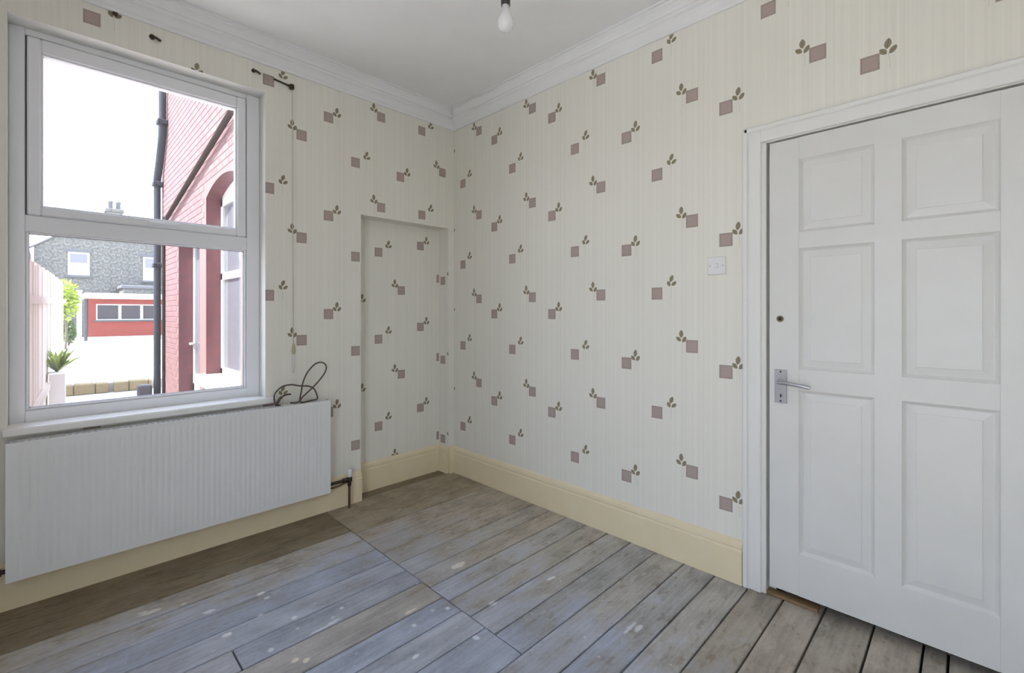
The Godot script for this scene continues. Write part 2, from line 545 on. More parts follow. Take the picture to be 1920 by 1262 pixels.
func boards() -> void:
	var f := thing("floor")
	structure(f, "bare grey-brown floorboards splashed with white paint")
	var st := mb()
	box(st, Vector3(ROOM_X - 0.1, -0.12, -0.25), Vector3(0.15, -0.045, ROOM_Z + 0.2))
	put("underfloor", done(st), M.void, f)
	rng.seed = 31
	# [z edges, x from, x to]
	var left := [-0.02, 0.10, 0.235, 0.362, 0.500, 0.643, 0.790, 0.932, 1.062, 1.224, 1.353, 1.500, 1.70]
	var right := [-0.13, -0.02, 0.115, 0.262, 0.41, 0.560, 0.705, 0.850, 0.985, 1.125, 1.265, 1.408, 1.555, 1.70]
	var full := [1.70, 1.852, 2.0, 2.145, 2.283, 2.425, 2.586, 2.732, 2.80, 2.945, 3.09, 3.235, 3.38, 3.52]
	var all := []
	for i in left.size() - 1:
		if i == 7:
			all.append([left[i], left[i + 1], ROOM_X, -1.757, 5])
			all.append([left[i], left[i + 1], -1.752, -1.018, 1])
		else:
			all.append([left[i], left[i + 1], ROOM_X, -1.018, [6, 6, 6, 5, 0, 3, 0, 0, 4, 3, 0, 3][i]])  # brown tones by the window wall, here and below, mix stain with painted shade
	for i in right.size() - 1:
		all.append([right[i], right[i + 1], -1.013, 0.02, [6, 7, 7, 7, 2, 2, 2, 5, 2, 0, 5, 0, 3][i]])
	for i in full.size() - 1:
		all.append([full[i], full[i + 1], ROOM_X, 0.16 if full[i] > 2.2 and full[i] < 3.0 else 0.02, [0, 3, 0, 8, 2, 8, 2, 8, 8, 2, 0, 3, 1][i]])
	for b in all:
		var g := rng.randf_range(0.0024, 0.0042)
		var dy := rng.randf_range(-0.0025, 0.0)
		var lo := Vector3(b[2], -0.035, b[0] + g)
		var hi := Vector3(b[3], dy, b[1] - g)
		st = mb()
		box(st, lo, hi, 0.0025)
		var mesh := done(st)
		# lay the board's grain on by its place in the room
		var dt := mesh.surface_get_arrays(0)
		var uvs := PackedVector2Array()
		var shift := rng.randf_range(0.0, 0.0)
		for p in dt[Mesh.ARRAY_VERTEX]:
			uvs.append(Vector2((p.x - FX0) / (FX1 - FX0) + shift, (p.z - FZ0) / (FZ1 - FZ0)))
		dt[Mesh.ARRAY_TEX_UV] = uvs
		var am := ArrayMesh.new()
		am.add_surface_from_arrays(Mesh.PRIMITIVE_TRIANGLES, dt)
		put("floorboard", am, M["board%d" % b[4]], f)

func trims() -> void:
	# plaster cornice
	var prof := [Vector2(0, 2.650), Vector2(0.012, 2.650), Vector2(0.014, 2.664), Vector2(0.022, 2.672), Vector2(0.030, 2.688), Vector2(0.040, 2.701), Vector2(0.052, 2.708), Vector2(0.052, 2.722),
		Vector2(0.060, 2.724), Vector2(0.066, 2.738), Vector2(0.078, 2.750), Vector2(0.088, 2.756), Vector2(0.088, 2.765), Vector2(0.102, 2.767), Vector2(0.102, CEIL), Vector2(0, CEIL)]
	var st := mb()
	run(st, prof, Vector3(ROOM_X, 0, 0), Vector3(0, 0, 0), Vector3.BACK, 0.0, 1.0)
	run(st, prof, Vector3(0, 0, 0), Vector3(0, 0, ROOM_Z), Vector3.LEFT, 1.0, 0.0)
	structure(put("trim_1", done(st), M.cornice), "white moulded plaster cornice")
	# skirtings
	var sk := [Vector2(0, 0), Vector2(0.019, 0), Vector2(0.019, 0.150), Vector2(0.015, 0.160), Vector2(0.017, 0.168), Vector2(0.015, 0.182), Vector2(0.008, 0.196), Vector2(0, 0.200)]
	st = mb()
	run(st, sk, Vector3(0, 0, 0.0), Vector3(0, 0, 2.122), Vector3.LEFT, 1.0, 0.0)
	structure(put("baseboard_right", done(st), M.cream), "tall cream painted skirting board along the door wall")
	st = mb()
	run(st, sk, Vector3(ROOM_X, 0, 0), Vector3(NX0 - 0.002, 0, 0), Vector3.BACK)
	structure(put("baseboard_left", done(st), M.cream), "cream skirting board under the radiator")
	st = mb()
	run(st, sk, Vector3(NX0, 0, NZ), Vector3(NX1, 0, NZ), Vector3.BACK, 0.0, 1.0)
	run(st, sk, Vector3(NX1, 0, NZ), Vector3(NX1, 0, 0.0), Vector3.LEFT, 1.0, 0.0)
	run(st, sk, Vector3(NX1, 0, 0), Vector3(0, 0, 0), Vector3.BACK, 0.0, 1.0)
	structure(put("baseboard_recess", done(st), M.cream), "cream skirting board inside the shallow recess")
	# window board
	st = mb()
	box(st, Vector3(WX0 - 0.015, 0.722, 0.0), Vector3(WX1 + 0.045, 0.755, 0.045), 0.006)
	box(st, Vector3(WX0, 0.722, -0.1), Vector3(WX1, 0.755, 0.001))
	structure(put("trim_2", done(st), M.trim_paint), "white painted window sill")
	# door casing: architrave with a raised outer bead, lining and stop
	var casing := thing("trim_3")
	structure(casing, "off-white moulded door casing")
	for side in [[2.125, 2.200], [3.095, 3.02]]:
		st = mb()
		var a := minf(side[0], side[1])
		var b := maxf(side[0], side[1])
		box(st, Vector3(-0.016, 0, a), Vector3(0, 2.063, b), 0.003)
		var e: float = a if side[0] < 2.5 else b - 0.024
		box(st, Vector3(-0.024, 0, e), Vector3(-0.012, 2.063, e + 0.024), 0.005)
		put("architrave", done(st), M.trim_paint, casing)
		st = mb()
		var l: float = b - 0.004 if side[0] < 2.5 else a - 0.012
		box(st, Vector3(-0.004, 0, l), Vector3(0.15, 1.992, l + 0.022), 0.002)
		put("door_lining", done(st), M.trim_paint, casing)
	st = mb()
	box(st, Vector3(-0.016, 1.990, 2.197), Vector3(0, 2.063, 3.025), 0.003)
	box(st, Vector3(-0.024, 2.040, 2.130), Vector3(-0.012, 2.064, 3.09), 0.005)
	put("architrave", done(st), M.trim_paint, casing)
	put("door_lining", boxed(Vector3(-0.004, 1.986, 2.205), Vector3(0.15, 2.002, 3.02), 0.002), M.trim_paint, casing)
	st = mb()
	box(st, Vector3(0.045, 0, 2.21), Vector3(0.06, 1.99, 2.245))
	box(st, Vector3(0.045, 0, 2.985), Vector3(0.06, 1.99, 3.015))
	box(st, Vector3(0.045, 1.96, 2.21), Vector3(0.06, 1.99, 3.015))
	put("door_stop", done(st), M.trim_paint, casing)

func door() -> void:
	var d := thing("door_1", Vector3.ZERO)
	structure(d, "closed white painted six panel door")
	var z0 := 2.230
	var z1 := 2.996
	var y0 := 0.042
	var y1 := 1.979
	var X0 := 0.002
	var X1 := 0.042
	var cols := [[2.343, 2.595], [2.675, 2.926]]
	var rows := [[0.220, 0.912], [1.000, 1.510], [1.578, 1.886]]
	# stiles, rails and muntins each their own piece
	for zz in [[z0, cols[0][0]], [cols[1][1], z1]]:
		put("stile", boxed(Vector3(X0, y0, zz[0]), Vector3(X1, y1, zz[1]), 0.0015), M.door_paint, d)
	for yy in [[y0, rows[0][0]], [rows[0][1], rows[1][0]], [rows[1][1], rows[2][0]], [rows[2][1], y1]]:
		put("rail", boxed(Vector3(X0 + 0.0003, yy[0], cols[0][0]), Vector3(X1, yy[1], cols[1][1])), M.door_paint, d)
	for r in rows:
		put("muntin", boxed(Vector3(X0 + 0.0003, r[0], cols[0][1]), Vector3(X1, r[1], cols[1][0])), M.door_paint, d)
	for c in cols:
		for r in rows:
			var st := mb()
			# sunk moulding, sloping field and raised centre
			var steps := [[0.0, X0 + 0.0005], [0.004, X0 + 0.006], [0.012, X0 + 0.013], [0.014, X0 + 0.013], [0.040, X0 + 0.0065], [0.041, X0 + 0.0045]]
			for i in steps.size() - 1:
				var a: Array = steps[i]
				var b: Array = steps[i + 1]
				var q := []
				for k in [a, b]:
					q.append([Vector3(k[1], r[0] + k[0], c[0] + k[0]), Vector3(k[1], r[1] - k[0], c[0] + k[0]), Vector3(k[1], r[1] - k[0], c[1] - k[0]), Vector3(k[1], r[0] + k[0], c[1] - k[0])])
				for j in 4:
					quad(st, q[0][j], q[0][(j + 1) % 4], q[1][(j + 1) % 4], q[1][j])
			var e: Array = steps[-1]
			quad(st, Vector3(e[1], r[0] + e[0], c[0] + e[0]), Vector3(e[1], r[1] - e[0], c[0] + e[0]), Vector3(e[1], r[1] - e[0], c[1] - e[0]), Vector3(e[1], r[0] + e[0], c[1] - e[0]))
			put("panel", done(st), M.door_paint, d)
	# lever handle on its plate
	var plate := put("handle_plate", boxed(Vector3(-0.005, 0.849, 2.252), Vector3(X0, 0.993, 2.298), 0.0015), M.steel, d)
	tag(plate, "satin metal lever plate with keyhole")
	var st2 := mb()
	box(st2, Vector3(-0.0056, 0.874, 2.2735), Vector3(-0.0048, 0.888, 2.2785))
	put("keyhole", done(st2), M.dark_hole, plate)
	for y in [0.858, 0.984]:
		put("screw", lathe_x(Vector3(-0.0052, y, 2.275), 0.004, 0.001), M.dark_metal, plate)
	put("rose", lathe_x(Vector3(-0.012, 0.940, 2.272), 0.011, 0.009), M.steel, plate)
	put("lever", tube(smooth_line([Vector3(-0.006, 0.940, 2.272), Vector3(-0.030, 0.940, 2.272), Vector3(-0.043, 0.941, 2.285), Vector3(-0.046, 0.940, 2.32), Vector3(-0.045, 0.936, 2.36), Vector3(-0.042, 0.930, 2.392)], 6), 0.0075, 12), M.steel, plate)
	# old night-latch hole
	var rim := put("latch_rim", lathe_x(Vector3(-0.001, 1.212, 2.272), 0.014, 0.003), M.brass, d)
	tag(rim, "tarnished brass latch rim")
	put("latch_hole", lathe_x(Vector3(-0.0016, 1.212, 2.272), 0.0075, 0.0012), M.dark_hole, rim)

# a small disc whose axis runs along x
func lathe_x(at: Vector3, r: float, t: float) -> ArrayMesh:
	return tube(PackedVector3Array([at, at + Vector3(t, 0, 0)]), r, 18)

func rect_frame(x0: float, x1: float, y0: float, y1: float, l: float, r: float, b: float, t: float, z0: float, z1: float, bev := 0.003) -> ArrayMesh:
	var st := mb()
	box(st, Vector3(x0, y0, z0), Vector3(x0 + l, y1, z1), bev)
	box(st, Vector3(x1 - r, y0, z0), Vector3(x1, y1, z1), bev)
	box(st, Vector3(x0 + l, y0, z0), Vector3(x1 - r, y0 + b, z1), bev)
	box(st, Vector3(x0 + l, y1 - t, z0), Vector3(x1 - r, y1, z1), bev)
	return done(st)

func window() -> void:
	var w := thing("window_1")
	structure(w, "white plastic framed window with top opening light over a fixed pane")
	var z1 := -0.100
	var z0 := -0.165
	put("outer_frame", rect_frame(WX0, WX1, WY0, WY1, 0.050, 0.068, 0.052, 0.030, z0, z1), M.upvc, w)
	put("transom", boxed(Vector3(WX0 + 0.05, 1.598, z0), Vector3(WX1 - 0.068, 1.672, z1), 0.003), M.upvc, w)
	# fixed lower light: gasket, bead, glass
	put("glazing_bead", rect_frame(-2.303, -1.425, 0.804, 1.600, 0.012, 0.012, 0.012, 0.010, z0 + 0.02, z1 - 0.006, 0.004), M.upvc, w)
	put("gasket", rect_frame(-2.294, -1.434, 0.813, 1.592, 0.0035, 0.0035, 0.0035, 0.0035, z0 + 0.03, z1 - 0.012, 0.0), M.gasket, w)
	put("pane", boxed(Vector3(-2.294, 0.812, -0.142), Vector3(-1.434, 1.593, -0.138)), M.pane, w)
	# top opening light, proud of the frame by a hair with a shadowed rebate round it
	put("rebate", rect_frame(-2.303, -1.425, 1.666, 2.468, 0.008, 0.008, 0.006, 0.008, z0 + 0.01, z1 - 0.010, 0.0), M.gasket, w)
	var sash := put("opening_light", rect_frame(-2.297, -1.431, 1.672, 2.462, 0.044, 0.046, 0.040, 0.062, z0 + 0.005, z1 + 0.012, 0.005), M.upvc, w)
	put("pane", boxed(Vector3(-2.254, 1.711, -0.136), Vector3(-1.476, 2.401, -0.132)), M.pane, sash)
	put("glazing_bead", rect_frame(-2.254, -1.476, 1.711, 2.401, 0.008, 0.008, 0.008, 0.008, -0.130, z1 + 0.002, 0.003), M.upvc, sash)
	var h := put("handle_base", boxed(Vector3(-1.875, 1.682, z1 + 0.012), Vector3(-1.835, 1.702, z1 + 0.024), 0.004), M.upvc, sash)
	tag(h, "small grey shadowed window catch")
	put("catch_lever", boxed(Vector3(-1.855, 1.686, z1 + 0.024), Vector3(-1.745, 1.698, z1 + 0.034), 0.004), M.upvc, w)
	# outside sill
	put("outer_sill", boxed(Vector3(WX0 - 0.04, 0.69, -0.36), Vector3(WX1 + 0.04, 0.752, -0.150), 0.008), M.stone_sill, w)

func radiator() -> void:
	var r := thing("radiator", Vector3(-1.687, 0.145, 0.0))
	tag(r, "long white ribbed panel radiator under the window", "radiator")
	var x0 := -0.666
	var x1 := 0.666
	var h := 0.562
	var zf := 0.100
	var pitch := 0.0238
	var n := int((x1 - x0 - 0.05) / pitch)
	var sx := (x1 - x0 - n * pitch) / 2.0 + x0
	# pressed front panel: flat margins, rounded flutes that die away top and bottom
	var st := SurfaceTool.new()
	st.begin(Mesh.PRIMITIVE_TRIANGLES)
	st.set_smooth_group(0)
	var xs := [x0, sx - 0.004]
	var ds := [0.0, 0.0]
	for i in n:
		for k in [[0.0, 0.0], [0.16, 1.0], [0.34, 1.0], [0.50, 0.0], [0.75, 0.0]]:
			xs.append(sx + (i + k[0]) * pitch)
			ds.append(k[1])
	xs.append_array([sx + n * pitch, x1])
	ds.append_array([0.0, 0.0])
	var ys := [0.0, 0.026, 0.040, h - 0.040, h - 0.026, h]
	var dy := [0.0, 0.0, 1.0, 1.0, 0.0, 0.0]
	for i in xs.size() - 1:
		for j in ys.size() - 1:
			quad(st, Vector3(xs[i], ys[j], zf - 0.0021 * ds[i] * dy[j]), Vector3(xs[i], ys[j + 1], zf - 0.0021 * ds[i] * dy[j + 1]),
				Vector3(xs[i + 1], ys[j + 1], zf - 0.0021 * ds[i + 1] * dy[j + 1]), Vector3(xs[i + 1], ys[j], zf - 0.0021 * ds[i + 1] * dy[j]))
	put("front_panel", done(st), M.radiator, r)
	st = mb()
	box(st, Vector3(x0, 0, zf - 0.012), Vector3(x1, 0.012, zf - 0.0005), 0.002)
	box(st, Vector3(x0, h - 0.012, zf - 0.014), Vector3(x1, h, zf - 0.0005), 0.002)
	box(st, Vector3(x0, 0.01, zf - 0.012), Vector3(x0 + 0.010, h - 0.01, zf - 0.0005), 0.002)
	box(st, Vector3(x1 - 0.010, 0.01, zf - 0.012), Vector3(x1, h - 0.01, zf - 0.0005), 0.002)
	put("panel_edge", done(st), M.radiator, r)
	put("rear_panel", boxed(Vector3(x0 + 0.004, 0.004, 0.030), Vector3(x1 - 0.004, h - 0.004, 0.042), 0.004), M.radiator, r)
	for s_ in [x0, x1 - 0.004]:
		put("side_cover", boxed(Vector3(s_, 0.01, 0.030), Vector3(s_ + 0.004, h, zf - 0.003), 0.001), M.radiator, r)
	st = mb()
	for i in 64:
		var x := x0 + 0.01 + i * (x1 - x0 - 0.02) / 64.0
		box(st, Vector3(x, h - 0.008, 0.036), Vector3(x + 0.012, h - 0.002, zf - 0.010))
	box(st, Vector3(x0, h - 0.006, 0.030), Vector3(x1, h, 0.038), 0.001)
	put("top_grille", done(st), M.radiator, r)
	for x in [-0.45, 0.45]:
		put("wall_bracket", boxed(Vector3(x, 0.08, 0.002), Vector3(x + 0.04, h - 0.06, 0.031)), M.radiator, r)
	# valve and pipes at each end
	for e in [1.0, -1.0]:
		var vx: float = e * 0.803 if e > 0 else -0.72
		var at := Vector3(vx, 0.0, 0.062)
		var v := put("valve_body", lathe([Vector2(0.0, -0.005), Vector2(0.011, -0.004), Vector2(0.012, 0.02), Vector2(0.017, 0.024), Vector2(0.017, 0.048), Vector2(0.013, 0.052), Vector2(0.0, 0.053)], at, 14), M.dark_metal, r)
		put("valve_cap", lathe([Vector2(0.0, 0.050), Vector2(0.0125, 0.051), Vector2(0.0145, 0.062), Vector2(0.0145, 0.092), Vector2(0.012, 0.100), Vector2(0.0, 0.101)], at, 16), M.white_plastic, v)
		var xe: float = x1 if e > 0 else x0
		put("valve_tail", tube(PackedVector3Array([at + Vector3(0, 0.036, 0), Vector3(xe - e * 0.005, 0.036, 0.062)]), 0.009, 12), M.dark_metal, v)
		put("tail_nut", tube(PackedVector3Array([at + Vector3(-e * 0.020, 0.036, 0), at + Vector3(-e * 0.042, 0.036, 0)]), 0.0145, 6), M.dark_metal, v)
		put("supply_pipe", tube(PackedVector3Array([at + Vector3(0, 0, 0), at + Vector3(0, -0.150, 0)]), 0.0075, 12), M.copper, r)
	put("bleed_pipe", tube(smooth_line([Vector3(x1 - 0.01, 0.008, 0.055), Vector3(x1 + 0.06, 0.008, 0.055), Vector3(0.770, 0.018, 0.058), Vector3(0.803, 0.024, 0.062)], 5), 0.0055, 10), M.copper, r)

func small_things() -> void:
	# aerial lead lying on the radiator
	var y := 0.722
	var main := []
	for p in [[-1.300, 0.714, 0.078], [-1.322, 0.716, 0.060], [-1.326, 0.766, 0.050], [-1.303, 0.797, 0.046], [-1.272, 0.815, 0.045], [-1.227, 0.817, 0.045], [-1.185, 0.806, 0.047], [-1.136, 0.799, 0.050], [-1.104, 0.780, 0.052], [-1.088, 0.749, 0.054], [-1.085, 0.717, 0.056], [-1.12, 0.714, 0.062], [-1.186, 0.714, 0.066], [-1.180, 0.774, 0.062], [-1.171, 0.817, 0.058], [-1.155, 0.858, 0.054], [-1.127, 0.898, 0.050], [-1.089, 0.930, 0.047], [-1.052, 0.934, 0.047], [-1.029, 0.914, 0.050], [-1.034, 0.878, 0.054], [-1.070, 0.832, 0.060], [-1.121, 0.787, 0.068], [-1.175, 0.745, 0.074], [-1.200, 0.716, 0.070], [-1.24, 0.714, 0.052]]:
		main.append(Vector3(p[0], p[1], p[2]))
	var c := thing("aerial_cable", Vector3(-1.2, 0.714, 0.06))
	tag(c, "looped dark brown aerial cable lying on the radiator's right end", "cable")
	var pts := smooth_line(main, 6)
	for i in pts.size(): pts[i] -= c.position
	put("lead", tube(pts, 0.0042, 8), M.cable, c)
	var plug := put("plug", tube(PackedVector3Array([Vector3(-0.122, 0.004, 0.016), Vector3(-0.100, 0.032, 0.0), Vector3(-0.088, 0.040, -0.004)]), 0.0085, 12), M.cable, c)
	put("plug_tip", tube(smooth_line([Vector3(-0.090, 0.039, -0.004), Vector3(-0.065, 0.049, -0.008), Vector3(-0.035, 0.050, -0.010)], 4), 0.005, 10), M.cable, plug)
	# light switch
	var sw := thing("light_switch", Vector3(0, 1.460, 2.006))
	tag(sw, "white square single light switch beside the door frame", "light switch")
	put("plate", boxed(Vector3(-0.009, -0.043, -0.043), Vector3(0, 0.043, 0.043), 0.004), M.white_plastic, sw)
	put("rocker", boxed(Vector3(-0.0135, -0.012, -0.006), Vector3(-0.008, 0.012, 0.006), 0.002), M.white_plastic, sw)
	for z in [-0.030, 0.030]:
		put("screw", lathe_x(Vector3(-0.0094, 0, z), 0.0035, 0.001), M.steel, sw)
	# pendant bulb
	var p := thing("pendant_bulb", Vector3(-1.021, CEIL, 1.619))
	tag(p, "bare unlit light bulb hanging from the ceiling", "light bulb")
	put("ceiling_rose", lathe([Vector2(0.0, -0.032), Vector2(0.018, -0.032), Vector2(0.034, -0.024), Vector2(0.040, -0.006), Vector2(0.041, 0.0)], Vector3.ZERO), M.white_plastic, p)
	put("flex", tube(PackedVector3Array([Vector3(0, -0.03, 0), Vector3(0, -0.34, 0)]), 0.003, 8), M.white_plastic, p)
	put("lamp_holder", lathe([Vector2(0.0, -0.385), Vector2(0.0165, -0.385), Vector2(0.0175, -0.366), Vector2(0.0165, -0.355), Vector2(0.010, -0.342), Vector2(0.0, -0.338)], Vector3.ZERO), M.bakelite, p)
	var bulb := put("bulb", lathe([Vector2(0.0, -0.483), Vector2(0.010, -0.4815), Vector2(0.020, -0.4755), Vector2(0.0275, -0.464), Vector2(0.030, -0.450), Vector2(0.0275, -0.436), Vector2(0.021, -0.421), Vector2(0.0155, -0.408), Vector2(0.0135, -0.395), Vector2(0.013, -0.384)], Vector3.ZERO, 28), M.bulb_glass, p)
	tag(bulb, "pearl glass bulb")
	put("bulb_cap", lathe([Vector2(0.0, -0.392), Vector2(0.0115, -0.391), Vector2(0.0115, -0.372), Vector2(0.0, -0.371)], Vector3.ZERO, 16), M.steel, bulb)
	# pull cord with its two toggles
	var k := thing("pull_cord", Vector3(-1.214, 2.565, 0.012))
	tag(k, "long pale pull cord hanging beside the window", "pull cord")
	put("cord", tube(PackedVector3Array([Vector3(0, 0, 0), Vector3(0.003, -0.7, -0.002), Vector3(0.008, -1.56, -0.004)]), 0.0022, 8), M.cord, k)
	put("toggle", lathe([Vector2(0.0, -1.575), Vector2(0.008, -1.572), Vector2(0.0105, -1.555), Vector2(0.009, -1.535), Vector2(0.004, -1.512), Vector2(0.0, -1.510)], Vector3(0.008, 0, -0.001), 14), M.acorn, k)
	put("weight", lathe([Vector2(0.0, -1.685), Vector2(0.0055, -1.683), Vector2(0.006, -1.60), Vector2(0.003, -1.575), Vector2(0.0, -1.574)], Vector3(0.008, 0, -0.004), 12), M.white_plastic, k)
	# old curtain-rail fixings above the window
	var fix := [[-2.009, 2.644, 0.010, "rusty round screw head above the window, nearest the ceiling edge on the left"], [-1.871, 2.593, 0.012, "rusty bent hook above the middle of the window"], [-1.419, 2.596, 0.010, "rusty screw hook above the window's right corner"]]
	for f in fix:
		var o := thing("curtain_hook", Vector3(f[0], f[1], 0))
		tag(o, f[3], "hook", "old curtain fixings over the window")
		put("head", tube(PackedVector3Array([Vector3(0, 0, 0), Vector3(0, 0, 0.010)]), f[2], 10), M.rust, o)
		if f[1] < 2.6:
			put("shank", tube(smooth_line([Vector3(0, 0, 0.006), Vector3(0.012, -0.004, 0.018), Vector3(0.028, -0.010, 0.016), Vector3(0.030, -0.004, 0.006)], 4), 0.006, 8), M.rust, o)
	var rl := thing("curtain_rail_stub", Vector3(-1.29, 2.583, 0))
	tag(rl, "short rusty stub of curtain rail ending above the pull cord", "curtain rail")
	put("rail", tube(PackedVector3Array([Vector3(-0.025, 0.0, 0.012), Vector3(0.072, -0.012, 0.014)]), 0.006, 8), M.rust, rl)
	put("end_bracket", boxed(Vector3(0.062, -0.026, 0), Vector3(0.086, 0.004, 0.022), 0.004), M.rust, rl)
	# loose strip of bare wood at the threshold
	var th := put("threshold_strip", boxed(Vector3(0.002, 0.0, 2.192), Vector3(0.046, 0.014, 2.41), 0.002), M.raw_wood)
	tag(th, "short strip of bare brown wood at the foot of the door frame", "wood strip")

# ---------------------------------------------------------------- outdoors
func arch_y(z: float) -> float:
	var t := (z + 2.49) / 0.65
	return 2.50 + 0.125 * (1.0 - t * t)

func outdoors() -> void:
	# ground in two levels
	var st := mb()
	box(st, Vector3(-14, -0.45, -8.6), Vector3(8, -0.25, -0.3))
	box(st, Vector3(-14, -0.45, -60), Vector3(8, -0.08, -8.6))
	box(st, Vector3(-14, -0.45, -0.3), Vector3(ROOM_X - 0.2, -0.25, 8))
	structure(put("ground", done(st), M.paving), "sunlit pale paving of the back yard")
	# the rear extension
	var e := thing("rear_extension", Vector3(-1.0, -0.25, -3.0))
	tag(e, "red brick rear wing of the house with an arched window, right of the yard", "building")
	var o := e.position
	var w1 := [-3.14, -1.84, 0.55, 2.50]
	var w2 := [-4.66, -3.45, -0.25, 2.20]
	st = mb()
	var ze := -5.93
	sheet(st, Vector3(-1.0, 0, 0) - o, Vector3.BACK, ze, -0.3, -0.25, 6.0, [[w1[0], w1[1], w1[2], 2.70], w2], [])
	var n := 16
	for i in n:
		var a: float = w1[0] + (w1[1] - w1[0]) * i / n
		var b: float = w1[0] + (w1[1] - w1[0]) * (i + 1) / n
		quad(st, Vector3(-1, arch_y(a), a) - o, Vector3(-1, 2.70, a) - o, Vector3(-1, 2.70, b) - o, Vector3(-1, arch_y(b), b) - o)
	box(st, Vector3(-0.72, -0.25, ze) - o, Vector3(2.5, 6.0, ze + 0.02) - o)
	box(st, Vector3(-0.98, -0.25, ze) - o, Vector3(-0.70, 6.0, ze + 0.28) - o)
	box(st, Vector3(-1.0, 5.98, ze) - o, Vector3(2.5, 6.1, -0.3) - o)
	put("wall", done(st), M.mortar, e)
	# reveals, painted red
	st = mb()
	quad(st, Vector3(-1, w1[2], w1[0]) - o, Vector3(-1, 2.50, w1[0]) - o, Vector3(-0.84, 2.50, w1[0]) - o, Vector3(-0.84, w1[2], w1[0]) - o)
	quad(st, Vector3(-1, w1[2], w1[1]) - o, Vector3(-1, 2.50, w1[1]) - o, Vector3(-0.84, 2.50, w1[1]) - o, Vector3(-0.84, w1[2], w1[1]) - o)
	for i in n:
		var a: float = w1[0] + (w1[1] - w1[0]) * i / n
		var b: float = w1[0] + (w1[1] - w1[0]) * (i + 1) / n
		quad(st, Vector3(-1.001, arch_y(a), a) - o, Vector3(-1.001, arch_y(b), b) - o, Vector3(-0.84, arch_y(b), b) - o, Vector3(-0.84, arch_y(a), a) - o)
	tag(put("window_reveal", done(st), M.red_paint, e), "dark red painted window reveal")
	st = mb()
	for z in [w2[0], w2[1]]:
		quad(st, Vector3(-1, -0.25, z) - o, Vector3(-1, w2[3], z) - o, Vector3(-0.82, w2[3], z) - o, Vector3(-0.82, -0.25, z) - o)
	quad(st, Vector3(-1, w2[3], w2[0]) - o, Vector3(-1, w2[3], w2[1]) - o, Vector3(-0.82, w2[3], w2[1]) - o, Vector3(-0.82, w2[3], w2[0]) - o)
	tag(put("door_reveal", done(st), M.red_paint, e), "dark red painted door reveal")
	# window in the arch
	st = mb()
	var X := -0.86
	box(st, Vector3(X, w1[2], w1[0]) - o, Vector3(X + 0.06, 2.62, w1[0] + 0.075) - o, 0.004)
	box(st, Vector3(X, w1[2], w1[1] - 0.075) - o, Vector3(X + 0.06, 2.62, w1[1]) - o, 0.004)
	box(st, Vector3(X, w1[2], w1[0]) - o, Vector3(X + 0.06, w1[2] + 0.07, w1[1]) - o, 0.004)
	box(st, Vector3(X, 2.42, w1[0]) - o, Vector3(X + 0.06, 2.64, w1[1]) - o, 0.004)
	box(st, Vector3(X, 1.60, w1[0]) - o, Vector3(X + 0.06, 1.68, w1[1]) - o, 0.004)
	var f := put("window_frame", done(st), M.white_paint, e)
	for yy in [[w1[2] + 0.07, 1.60], [1.68, 2.42]]:
		put("pane", boxed(Vector3(X + 0.025, yy[0], w1[0] + 0.07) - o, Vector3(X + 0.03, yy[1], w1[1] - 0.07) - o), M.far_glass, f)
	put("window_sill", boxed(Vector3(-1.10, 0.45, w1[0] - 0.12) - o, Vector3(-0.80, 0.555, w1[1] + 0.12) - o, 0.01), M.stone_sill, e)
	# door
	st = mb()
	X = -0.84
	box(st, Vector3(X, -0.25, w2[0]) - o, Vector3(X + 0.06, w2[3], w2[0] + 0.09) - o, 0.004)
	box(st, Vector3(X, -0.25, w2[1] - 0.09) - o, Vector3(X + 0.06, w2[3], w2[1]) - o, 0.004)
	box(st, Vector3(X, w2[3] - 0.09, w2[0]) - o, Vector3(X + 0.06, w2[3], w2[1]) - o, 0.004)
	box(st, Vector3(X, -0.25, w2[0]) - o, Vector3(X + 0.05, 0.4, w2[1]) - o, 0.004)
	var df := put("door_frame", done(st), M.white_paint, e)
	put("door_pane", boxed(Vector3(X + 0.025, 0.4, w2[0] + 0.08) - o, Vector3(X + 0.03, w2[3] - 0.08, w2[1] - 0.08) - o), M.far_glass, df)
	put("door_handle", boxed(Vector3(X - 0.05, 0.80, w2[0] + 0.03) - o, Vector3(X, 0.83, w2[0] + 0.12) - o, 0.006), M.white_paint, df)
	# bricks: stretcher bond, a hair proud of the mortar; the nearest as parts, the rest joined
	rng.seed = 9
	var unit := boxed(Vector3(-0.004, -0.0325, -0.1075), Vector3(0.01, 0.0325, 0.1075), 0.002)
	var half_unit := boxed(Vector3(-0.004, -0.0325, -0.051), Vector3(0.01, 0.0325, 0.051), 0.002)
	var spots := []
	var course := 0
	var y := -0.2125
	while y < 5.0:
		var z := ze + 0.1125
		var row := []
		if course % 2: row.append([ze + 0.056, true]); z += 0.1125
		while z < -1.3:
			row.append([z, false])
			z += 0.225
		for b in row:
			var hw: float = 0.051 if b[1] else 0.1075
			var ok := true
			for h in [[w1[0], w1[1], 0.44, 2.66], w2]:
				if b[0] + hw > h[0] and b[0] - hw < h[1] and y + 0.033 > h[2] and y - 0.033 < h[3]: ok = false
			if b[0] + hw > w1[0] - 0.13 and b[0] - hw < w1[1] + 0.13 and y + 0.033 > 0.44 and y - 0.033 < 0.56: ok = false
			if ok: spots.append([Vector3(-1.0, y, b[0]) - o, b[1]])
		y += 0.075
		course += 1
	# what the window shows of it, nearest first
	spots.sort_custom(func(p, q): return (p[0] + o).distance_to(Vector3(-2.231, 1.6, -0.4)) < (q[0] + o).distance_to(Vector3(-2.231, 1.6, -0.4)))
	var rest := []
